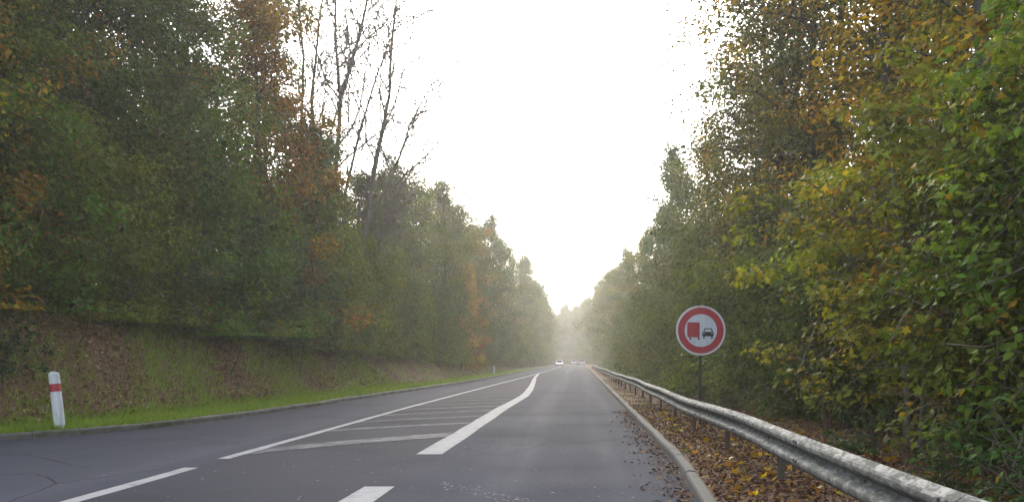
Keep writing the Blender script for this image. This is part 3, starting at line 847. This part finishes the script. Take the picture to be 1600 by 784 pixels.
# ------------------------------------------------------------------ round no-overtaking sign
SR = .50
sx, sy = 2.47, 20.0
sz = CAM_H + (562 - 516) / F * sy
sroot = empty('road_sign', (sx, sy, gz(sx, sy)), R(3))
put(sroot, 'round red-rimmed no-overtaking sign for lorries above the guard rail', 'road sign')
M_WHITE = grimy('sign_white', (.46, .485, .52), (.22, .22, .20), .6)
M_RIM = grimy('sign_rim_white', (.50, .49, .50), (.22, .21, .19), .6)
M_RED = grimy('sign_red', (.34, .030, .036), (.14, .035, .035), .7)
M_REDD = plain('sign_dark_red', (.20, .018, .022), .5, .3, 0, .1, 6)
M_BLACK = plain('sign_black', (.016, .017, .018), .5, .3)
M_GALV = plain('galvanised_post', (.16, .165, .165), .55, .4, .4)
hz = sz - sroot.location.z
def extrude(name, pts, y0, y1, mt, parent, holes=None):
    """flat shape in the x-z plane with thickness, facing -y"""
    bm = bmesh.new()
    f = [bm.verts.new((x, y0, z)) for x, z in pts]; b = [bm.verts.new((x, y1, z)) for x, z in pts]
    n = len(pts)
    bm.faces.new(f); bm.faces.new(b[::-1])
    for k in range(n): bm.faces.new((f[k], b[k], b[(k + 1) % n], f[(k + 1) % n]))
    bmesh.ops.recalc_face_normals(bm, faces=bm.faces)
    return link(name, mesh_bm(name, bm, mt), parent)
def ring(name, r0, r1, y0, y1, mt, parent):
    n = 72
    V = []
    for k in range(n):
        c, s = math.cos(k * 2 * math.pi / n), math.sin(k * 2 * math.pi / n)
        V += [(r0 * c, y0, hz + r0 * s), (r1 * c, y0, hz + r1 * s), (r1 * c, y1, hz + r1 * s), (r0 * c, y1, hz + r0 * s)]
    Q = []
    for k in range(n):
        a, b = 4 * k, 4 * ((k + 1) % n)
        for e in range(4): Q.append((a + e, b + e, b + (e + 1) % 4, a + (e + 1) % 4))
    me = mesh_np(name, V, [Q], None, False, mt)
    bm = bmesh.new(); bm.from_mesh(me); bmesh.ops.recalc_face_normals(bm, faces=bm.faces); bm.to_mesh(me); bm.free()
    return link(name, me, parent)
def circ(r, n=72): return [(r * math.cos(k * 2 * math.pi / n), hz + r * math.sin(k * 2 * math.pi / n)) for k in range(n)]
def rel(pts): return [(x * SR, hz + z * SR) for x, z in pts]
def rrect(x0, z0, x1, z1, r, n=4):
    P = []
    for cx, cz, a0 in ((x1 - r, z1 - r, 0), (x0 + r, z1 - r, 90), (x0 + r, z0 + r, 180), (x1 - r, z0 + r, 270)):
        for k in range(n + 1):
            t = R(a0 + 90 * k / n); P.append((cx + r * math.cos(t), cz + r * math.sin(t)))
    return P
extrude('plate', circ(SR * .985), -.002, .020, M_GALV, sroot)
ring('white_border', SR * .925, SR, -.008, .022, M_RIM, sroot)
ring('red_ring', SR * .655, SR * .925, -.006, -.0021, M_RED, sroot)
extrude('white_field', circ(SR * .655), -.005, -.0022, M_WHITE, sroot)
tk = extrude('red_lorry_symbol', rel(rrect(-.55, -.27, -.05, .325, .05)), -.0075, -.0051, M_REDD, sroot)
extrude('lorry_box', rel(rrect(-.525, -.245, -.075, .30, .03)), -.0095, -.0076, M_RED, tk)
for x0 in (-.475, -.125): extrude('lorry_wheel', rel(rrect(x0, -.385, x0 + .075, -.272, .02)), -.0075, -.0051, M_REDD, tk)
cs = extrude('black_car_symbol', rel(rrect(.055, -.235, .52, -.055, .05)), -.0075, -.0051, M_BLACK, sroot)
extrude('car_roof', rel([(.095, -.06), (.145, .075), (.165, .09), (.43, .09), (.45, .075), (.495, -.06), (.445, -.06), (.412, .052), (.18, .052), (.14, -.06)]), -.0078, -.0051, M_BLACK, cs)
for x0 in (.095, .415): extrude('car_wheel', rel(rrect(x0, -.335, x0 + .06, -.237, .02)), -.0075, -.0051, M_BLACK, cs)
for x0 in (.09, .425): extrude('car_lamp', rel(rrect(x0, -.13, x0 + .055, -.095, .015)), -.0092, -.0076, M_WHITE, cs)
bm = bmesh.new()
bmesh.ops.create_cube(bm, size=1.0)
bmesh.ops.scale(bm, verts=bm.verts, vec=(.05, .04, hz + SR * .7))
bmesh.ops.bevel(bm, geom=[e_ for e_ in bm.edges if abs((e_.verts[0].co - e_.verts[1].co).z) > .5], offset=.01, segments=2, affect='EDGES')
bmesh.ops.translate(bm, verts=bm.verts, vec=(0, .068, (hz + SR * .7) / 2 - .05))
link('post', mesh_bm('post', bm, plain('dull_post', (.030, .031, .028), .8, .3, .2)), sroot)
for dz in (-.25, .25):
    bm = bmesh.new()
    bmesh.ops.create_cube(bm, size=1.0)
    bmesh.ops.scale(bm, verts=bm.verts, vec=(.55, .025, .04))
    bmesh.ops.translate(bm, verts=bm.verts, vec=(0, .0335, hz + dz))
    link('bracket', mesh_bm('bracket', bm, M_GALV), sroot)

# ------------------------------------------------------------------ marker posts on the left
M_POSTW = grimy('marker_white', (.50, .51, .51), (.15, .14, .10), .7)
M_POSTR = plain('marker_red', (.30, .012, .022), .5, .4, 0, .15, 9)
def marker(x, y, h, w, tilt, label, band=True):
    root = empty('marker_post', (x, y, gz(x, y) - .06), R(-20))
    root.rotation_euler = (0, -tilt, 0)
    put(root, label, 'marker post')
    # hollow-backed plastic post: a flattened D section, tapering, with a slanted rounded top
    sec = [(-.5, .34), (-.5, -.10), (-.36, -.36), (-.12, -.46), (.12, -.46), (.36, -.36), (.5, -.10), (.5, .34), (.34, .40), (-.34, .40)]
    n = len(sec)
    def seg(name, z0, z1, grow_, mt, parent, top=False):
        lev = [z0, z1] if not top else [z0, z1 - .05 * w / .17, z1 - .016, z1]
        sc = [1, 1] if not top else [1, 1, .82, .45]
        V = []
        for z, s in zip(lev, sc):
            V += [(px * w * s * (1 + grow_), py * w * s * (1 + grow_), z - (py * .10 * w if top and z > z0 else 0)) for px, py in sec]
        Q = [(r * n + k, r * n + (k + 1) % n, (r + 1) * n + (k + 1) % n, (r + 1) * n + k) for r in range(len(lev) - 1) for k in range(n)]
        bm = bmesh.new()
        vs = [bm.verts.new(v) for v in V]
        for q in Q: bm.faces.new([vs[k] for k in q])
        bm.faces.new(vs[-n:]); bm.faces.new(vs[:n][::-1])
        bmesh.ops.recalc_face_normals(bm, faces=bm.faces)
        return link(name, mesh_bm(name, bm, mt), parent)
    seg('post_body', 0, h, 0, M_POSTW, root, True)
    if band: seg('red_band', h * .665, h * .795, .03, M_POSTR, root)
marker(-10.05, 19.3, 1.15, .185, R(6.5), 'white marker post with red band leaning on the left grass verge')
marker(-7.42, 88, .85, .20, R(0), 'tiny pale marker post far down the left verge', False)

# ------------------------------------------------------------------ cars
M_TYRE = plain('tyre', (.02, .02, .02), .8)
M_GLASS_C = plain('car_glass', (.04, .045, .05), .06, .7)
M_RIMC = plain('wheel_rim', (.35, .35, .36), .35, .5, .7)
M_LAMPW = plain('headlamp', (.75, .75, .72), .2, .6)
M_LAMPR = plain('tail_lamp', (.35, .015, .015), .25, .6)
M_PLATE = plain('number_plate', (.6, .6, .56), .5)
M_TRIM = plain('dark_trim', (.02, .02, .022), .6)
def car(x, y, rz, paintc, H, Wd, L, boxy, label):
    root = empty('car', (x + float(bend(y)), y, .004), rz)
    put(root, label, 'car', 'cars far ahead on the road')
    M_P = plain('car_paint', paintc, .28, .5, .2, .04)
    hb = H * .56
    # front faces -y
    sect = [(-L / 2, .30, .56 * hb), (-L / 2 + .10, .22, .80 * hb), (-L * .22, .20, 1.0 * hb), (L * .30, .20, 1.03 * hb), (L / 2 - .12, .22, .98 * hb), (L / 2, .32, .80 * hb)]
    V = []; prof = lambda z0, z1, w: [(-w * .90, z0), (-w, z0 + .12), (-w, z0 + (z1 - z0) * .6), (-w * .93, z1 - .03), (-w * .8, z1), (w * .8, z1), (w * .93, z1 - .03), (w, z0 + (z1 - z0) * .6), (w, z0 + .12), (w * .90, z0)]
    wf = [.80, .95, 1, 1, .97, .86]
    for (yy, z0, z1), s in zip(sect, wf): V += [(px, yy, pz) for px, pz in prof(z0, z1, Wd / 2 * s)]
    def skin(V, n, nr, name, mt, parent):
        bm = bmesh.new(); vs = [bm.verts.new(v) for v in V]
        for r in range(nr - 1):
            for k in range(n): bm.faces.new((vs[r * n + k], vs[r * n + (k + 1) % n], vs[(r + 1) * n + (k + 1) % n], vs[(r + 1) * n + k]))
        bm.faces.new(vs[:n]); bm.faces.new(vs[-n:])
        bmesh.ops.recalc_face_normals(bm, faces=bm.faces)
        return link(name, mesh_bm(name, bm, mt, False), parent)
    body = skin(V, 10, 6, 'body', M_P, root)
    yf0, yf1 = -L * .20, -L * .06
    yr1, yr0 = (L * .42, L * .47) if boxy else (L * .30, L * .44)
    w0, w1 = Wd * .47, Wd * .36
    cab = [(-w0, yf0, hb - .02), (w0, yf0, hb - .02), (w0, yr0, hb - .02), (-w0, yr0, hb - .02), (-w1, yf1, H), (w1, yf1, H), (w1, yr1, H), (-w1, yr1, H)]
    bm = bmesh.new(); vs = [bm.verts.new(v) for v in cab]
    for q in ((0, 1, 5, 4), (1, 2, 6, 5), (2, 3, 7, 6), (3, 0, 4, 7), (4, 5, 6, 7), (3, 2, 1, 0)): bm.faces.new([vs[k] for k in q])
    bmesh.ops.recalc_face_normals(bm, faces=bm.faces)
    bmesh.ops.bevel(bm, geom=bm.edges[:], offset=.05, segments=2, affect='EDGES')
    link('cabin', mesh_bm('cabin', bm, M_P, True), root)
    def pane(name, idx, k=.82, proud=.008):
        q = [Vector(cab[j]) for j in idx]; c = sum(q, Vector()) / 4
        nrm = (q[1] - q[0]).cross(q[3] - q[0]).normalized()
        if nrm.dot(c - Vector((0, (yf0 + yr0) / 2, (hb + H) / 2))) < 0: nrm = -nrm
        P = [c + (v - c) * k + nrm * proud for v in q] + [c + (v - c) * k - nrm * .01 for v in q]
        bm = bmesh.new(); vs = [bm.verts.new(v) for v in P]
        for f in ((0, 1, 2, 3), (7, 6, 5, 4), (0, 4, 5, 1), (1, 5, 6, 2), (2, 6, 7, 3), (3, 7, 4, 0)): bm.faces.new([vs[j] for j in f])
        bmesh.ops.recalc_face_normals(bm, faces=bm.faces)
        link(name, mesh_bm(name, bm, M_GLASS_C), root)
    pane('windscreen', (0, 1, 5, 4)); pane('rear_window', (2, 3, 7, 6)); pane('side_window', (1, 2, 6, 5)); pane('side_window', (3, 0, 4, 7))
    def blk(name, c, s, mt, parent=root):
        bm = bmesh.new(); bmesh.ops.create_cube(bm, size=1.0)
        bmesh.ops.scale(bm, verts=bm.verts, vec=s)
        bmesh.ops.bevel(bm, geom=bm.edges[:], offset=min(s) * .25, segments=2, affect='EDGES')
        bmesh.ops.translate(bm, verts=bm.verts, vec=c)
        return link(name, mesh_bm(name, bm, mt), parent)
    for s in (-1, 1):
        blk('headlight', (s * Wd * .36, -L / 2 + .06, hb * .66), (.28, .14, .14), M_LAMPW)
        blk('tail_light', (s * Wd * .40, L / 2 - .06, hb * .84), (.16, .14, .22), M_LAMPR)
        blk('door_mirror', (s * (Wd / 2 + .08), -L * .14, hb + .06), (.16, .09, .12), M_P)
        for yy in (-L * .31, L * .30):
            bm = bmesh.new(); bmesh.ops.create_cone(bm, cap_ends=True, segments=20, radius1=.31, radius2=.31, depth=.20)
            bmesh.ops.rotate(bm, verts=bm.verts, matrix=Matrix.Rotation(R(90), 3, 'Y'))
            bmesh.ops.translate(bm, verts=bm.verts, vec=(s * (Wd / 2 - .10), yy, .31))
            w = link('wheel', mesh_bm('wheel', bm, M_TYRE), root)
            bm = bmesh.new(); bmesh.ops.create_cone(bm, cap_ends=True, segments=16, radius1=.20, radius2=.18, depth=.03)
            bmesh.ops.rotate(bm, verts=bm.verts, matrix=Matrix.Rotation(R(90), 3, 'Y'))
            bmesh.ops.translate(bm, verts=bm.verts, vec=(s * (Wd / 2 + .008), yy, .31))
            link('rim', mesh_bm('rim', bm, M_RIMC), w)
    blk('grille', (0, -L / 2 + .03, hb * .55), (Wd * .42, .10, .12), M_TRIM)
    blk('bumper', (0, -L / 2 + .05, .36), (Wd * .84, .18, .20), M_TRIM)
    blk('bumper', (0, L / 2 - .05, .40), (Wd * .86, .18, .22), M_TRIM)
    blk('number_plate', (0, -L / 2 - .045, .40), (.50, .03, .11), M_PLATE)
    blk('number_plate', (0, L / 2 + .045, .58), (.50, .03, .11), M_PLATE)
car((874 - 903) / F * 235, 235, 0, (.62, .63, .64), 1.45, 1.72, 4.1, True, 'silver car coming toward the camera in the left lane')
car((898 - 903) / F * 300, 300, math.pi, (.42, .43, .45), 1.50, 1.75, 4.2, False, 'grey car in the middle, left of the taller car ahead')
car((909 - 903) / F * 265, 265, math.pi, (.30, .31, .33), 1.75, 1.80, 4.3, True, 'taller grey car driving away in the right lane')

# ------------------------------------------------------------------ grass, weeds and fallen leaves
def scatter_leaves(name, XY, size, rng, color_mat, lift=.012, flatness=.35, shape='kite'):
    z = ground_z(XY[:, 0], XY[:, 1])
    on_road = z < -.01
    z = np.where(on_road, .004, z)
    C = np.stack([XY[:, 0], XY[:, 1], z + lift * rng.random(len(XY)) + .004], 1)
    Nn = np.array([0, 0, 1.0]) + rng.normal(0, flatness, C.shape)
    Dn = rng.normal(0, 1, C.shape)
    Ln = size * rng.uniform(.5, 1.35, len(C))
    V, T, a1, a2 = leaves(C, Nn, Dn, Ln, Ln * rng.uniform(.45, .85, len(C)), rng, None, shape, .12)
    o = link(name, mesh_np(name, V, [T], {'leaf_rand': a1, 'clump_rand': a2}, False, color_mat))
    return o
m, nt, out = mat('fallen_leaves'); N = NT(nt)
cr_ = nt.nodes.new('ShaderNodeValToRGB')
el = cr_.color_ramp.elements
el[0].color = (.036, .018, .014, 1); el[1].color = (.34, .19, .035, 1); el[1].position = .97
for ps, cl in ((.35, (.085, .038, .028)), (.6, (.115, .058, .038)), (.80, (.165, .098, .06)), (.92, (.26, .13, .03))):
    k_ = el.new(ps); k_.color = (*cl, 1)
nt.links.new(N.attr('leaf_rand'), cr_.inputs[0])
N.bsdf(out, cr_.outputs[0], .75, .06)
M_FALLEN = m
m, nt, out = mat('bank_fallen_leaves'); N = NT(nt)
cr_ = nt.nodes.new('ShaderNodeValToRGB')
el = cr_.color_ramp.elements
el[0].color = (.10, .055, .035, 1); el[1].color = (.46, .30, .10, 1)
for ps, cl in ((.4, (.17, .095, .06)), (.7, (.25, .155, .10)), (.9, (.34, .23, .14))):
    k_ = el.new(ps); k_.color = (*cl, 1)
nt.links.new(N.attr('leaf_rand'), cr_.inputs[0])
N.bsdf(out, cr_.outputs[0], .75, .06)
M_BANKLEAF = m
m, nt, out = mat('grass_blades'); N = NT(nt)
lr = N.attr('leaf_rand')
c = N.mix(lr, (.12, .195, .012), (.245, .35, .022))
c = N.mix(N.step(N.attr('clump_rand'), .90, .96), c, (.17, .14, .055))
b = N.bsdf(None, c, .55, .25)
t = nt.nodes.new('ShaderNodeBsdfTranslucent'); nt.links.new(c, t.inputs['Color'])
mx = nt.nodes.new('ShaderNodeMixShader'); mx.inputs[0].default_value = .35
nt.links.new(b.outputs[0], mx.inputs[1]); nt.links.new(t.outputs[0], mx.inputs[2]); nt.links.new(mx.outputs[0], out.inputs['Surface'])
M_GRASS = m
rng = np.random.default_rng(77)
def band(n, y0, y1, s0, s1, side, power=1.0, spow=1.0):
    y = y0 + (y1 - y0) * rng.random(n) ** power
    s = s0 + (s1 - s0) * rng.random(n) ** spow
    L = (KL(y) - s) if side < 0 else (KR(y) + s)
    return np.stack([L + bend(y), y], 1)
# right verge litter
XY = np.concatenate([band(22000, 5, 30, .14, 2.6, 1, 1.7), band(11000, 10, 70, .16, 3.2, 1, 1.6), band(3500, 5, 22, 2.2, 5.5, 1, 1.2)])
put(scatter_leaves('fallen_leaves', XY, .056, rng, M_FALLEN, .025, .4), 'brown and ochre fallen leaves carpeting the right verge', 'leaves', None, 'stuff')
XY = band(900, 7, 26, .3, 4.0, 1, 1.5)
put(scatter_leaves('fallen_leaves', XY, .15, rng, M_MAPLE, .03, .5, 'maple'), 'larger yellow maple leaves lying on the right verge', 'leaves', None, 'stuff').color = (.22, .12, .02, .5)
y = 6.5 + 22 * rng.random(1500) ** 1.4
s = .02 + np.abs(rng.normal(0, .28, 1500)) * (.5 + .5 * np.sin(y * 2.1) ** 2)
put(scatter_leaves('gutter_leaves', np.stack([KR(y) - s, y], 1), .06, rng, M_FALLEN, .008, .25), 'leaf debris collected in the gutter along the right kerb', 'leaves', None, 'stuff')
# bank litter
XY = np.concatenate([band(42000, 12, 48, 1.0, 4.4, -1, 1.2), band(9000, 40, 110, 1.1, 3.5, -1, 1.3)])
keep = (wob(XY[:, 0] * 1.3, XY[:, 1] * .9) + rng.normal(0, .35, len(XY))) > -.25
put(scatter_leaves('bank_leaves', XY[keep], .095, rng, M_BANKLEAF, .03, .5), 'brown fallen leaves strewn over the left bank', 'leaves', None, 'stuff')
XY = band(700, 12, 50, -.15, 1.1, -1, 1.2)
put(scatter_leaves('verge_leaves', XY, .06, rng, M_BANKLEAF, .05, .4), 'a few fallen leaves on the left grass verge and kerb', 'leaves', None, 'stuff')
def blades(name, XY, h, w, label):
    n = len(XY)
    z = ground_z(XY[:, 0], XY[:, 1])
    B = np.stack([XY[:, 0], XY[:, 1], z - .01], 1)
    hh = h * rng.uniform(.5, 1.4, n); an = rng.uniform(0, 6.28, n)
    ax = np.stack([np.cos(an), np.sin(an), np.zeros(n)], 1)
    ln = np.stack([rng.normal(0, .5, n), rng.normal(0, .5, n), np.ones(n)], 1)
    ww = w * rng.uniform(.6, 1.4, n)
    V = np.stack([B - ax * ww[:, None], B + ax * ww[:, None], B + ln * hh[:, None]], 1).reshape(-1, 3)
    T = np.arange(n * 3).reshape(-1, 3)
    lr = np.repeat(rng.random(n), 3); crn = np.repeat(rng.random(n), 3)
    o = link(name, mesh_np(name, V, [T], {'leaf_rand': lr, 'clump_rand': crn}, False, M_GRASS))
    put(o, label, 'grass', None, 'stuff')
blades('grass', np.concatenate([band(52000, 11, 50, .12, 1.25, -1, 1.25), band(16000, 45, 130, .12, 1.2, -1, 1.2)]), .10, .009, 'bright green mown grass strip along the left kerb')
XY = np.concatenate([band(42000, 12, 50, 1.0, 3.9, -1, 1.2), band(9000, 45, 110, 1.0, 3.4, -1, 1.2)])
keep = (wob(XY[:, 0] * 1.3, XY[:, 1] * .9) + rng.normal(0, .45, len(XY))) < .12
blades('bank_grass', XY[keep], .17, .011, 'patchy rough grass growing over the left bank')
XY = band(5000, 6, 50, .16, .75, 1, 1.3)
keep = wob(XY[:, 0] * 2, XY[:, 1] * 1.6) > .45
blades('verge_grass', XY[keep], .06, .006, 'sparse low grass among the leaves of the right verge')
# low plants
plant('bramble', 0, 'fern_bush', -11.45, 19.5, .95, (.022, .052, .024), .0, 'small dark green bush on the bank at the left picture edge', None, 'bush')
for q, (x, y, h) in enumerate([(3.9, 8.4, .8), (4.6, 9.0, 1.0), (3.7, 10.2, .6), (4.5, 11.6, .9), (3.9, 13.6, .7)]):
    plant('bramble', q, 'bramble_plant', x, y, h, (.045, .085, .020), .12, 'low leafy plant on the ground behind the guard rail, ' + ORD[q] + ' of five', 'low plants behind the guard rail', 'plant')
# arching dry stems behind the rail
for q, (x, y) in enumerate([(3.4, 18.6), (3.6, 21.5), (3.9, 15.8), (4.1, 12.4), (4.3, 10.4), (3.7, 25)]):
    rg_ = np.random.default_rng(300 + q)
    tb = Tubes()
    for s in range(7):
        az = rg_.uniform(0, 6.28); ln = rg_.uniform(.9, 1.9); tt = np.linspace(0, 1, 8)
        P = np.stack([math.cos(az) * ln * .75 * tt ** 1.3, math.sin(az) * ln * .75 * tt ** 1.3, ln * (tt * 1.15 - .55 * tt ** 2.5) - .05], 1) + rg_.normal(0, .02, (8, 3)) * tt[:, None]
        tb.add(P, .005 * (1 - tt) + .002, 4)
    o = link('dry_stems', tb.mesh('dry_stems', plain('dry_stem', (.14, .085, .055), .8)))
    o.location = (x, y, gz(x, y))
    put(o, 'tuft of bare arching brown stems behind the guard rail, ' + ORD[q] + ' of six', 'stems', 'dry stems behind the guard rail')

# ------------------------------------------------------------------ the hazy air
m, nt, out = mat('hazy_air')
pv = nt.nodes.new('ShaderNodeVolumePrincipled')
pv.inputs['Color'].default_value = (1.0, .97, .90, 1)
pv.inputs['Density'].default_value = .0008
pv.inputs['Anisotropy'].default_value = .5
nt.links.new(pv.outputs[0], out.inputs['Volume'])
bm = bmesh.new()
bmesh.ops.create_cube(bm, size=1.0)
bmesh.ops.scale(bm, verts=bm.verts, vec=(2600, 1400, 34))
bmesh.ops.translate(bm, verts=bm.verts, vec=(0, 400, 34 / 2 - 1.5))
hz_o = link('haze', mesh_bm('haze', bm, m))
put(hz_o, 'thin bright autumn haze filling the road cutting', 'haze', None, 'stuff')
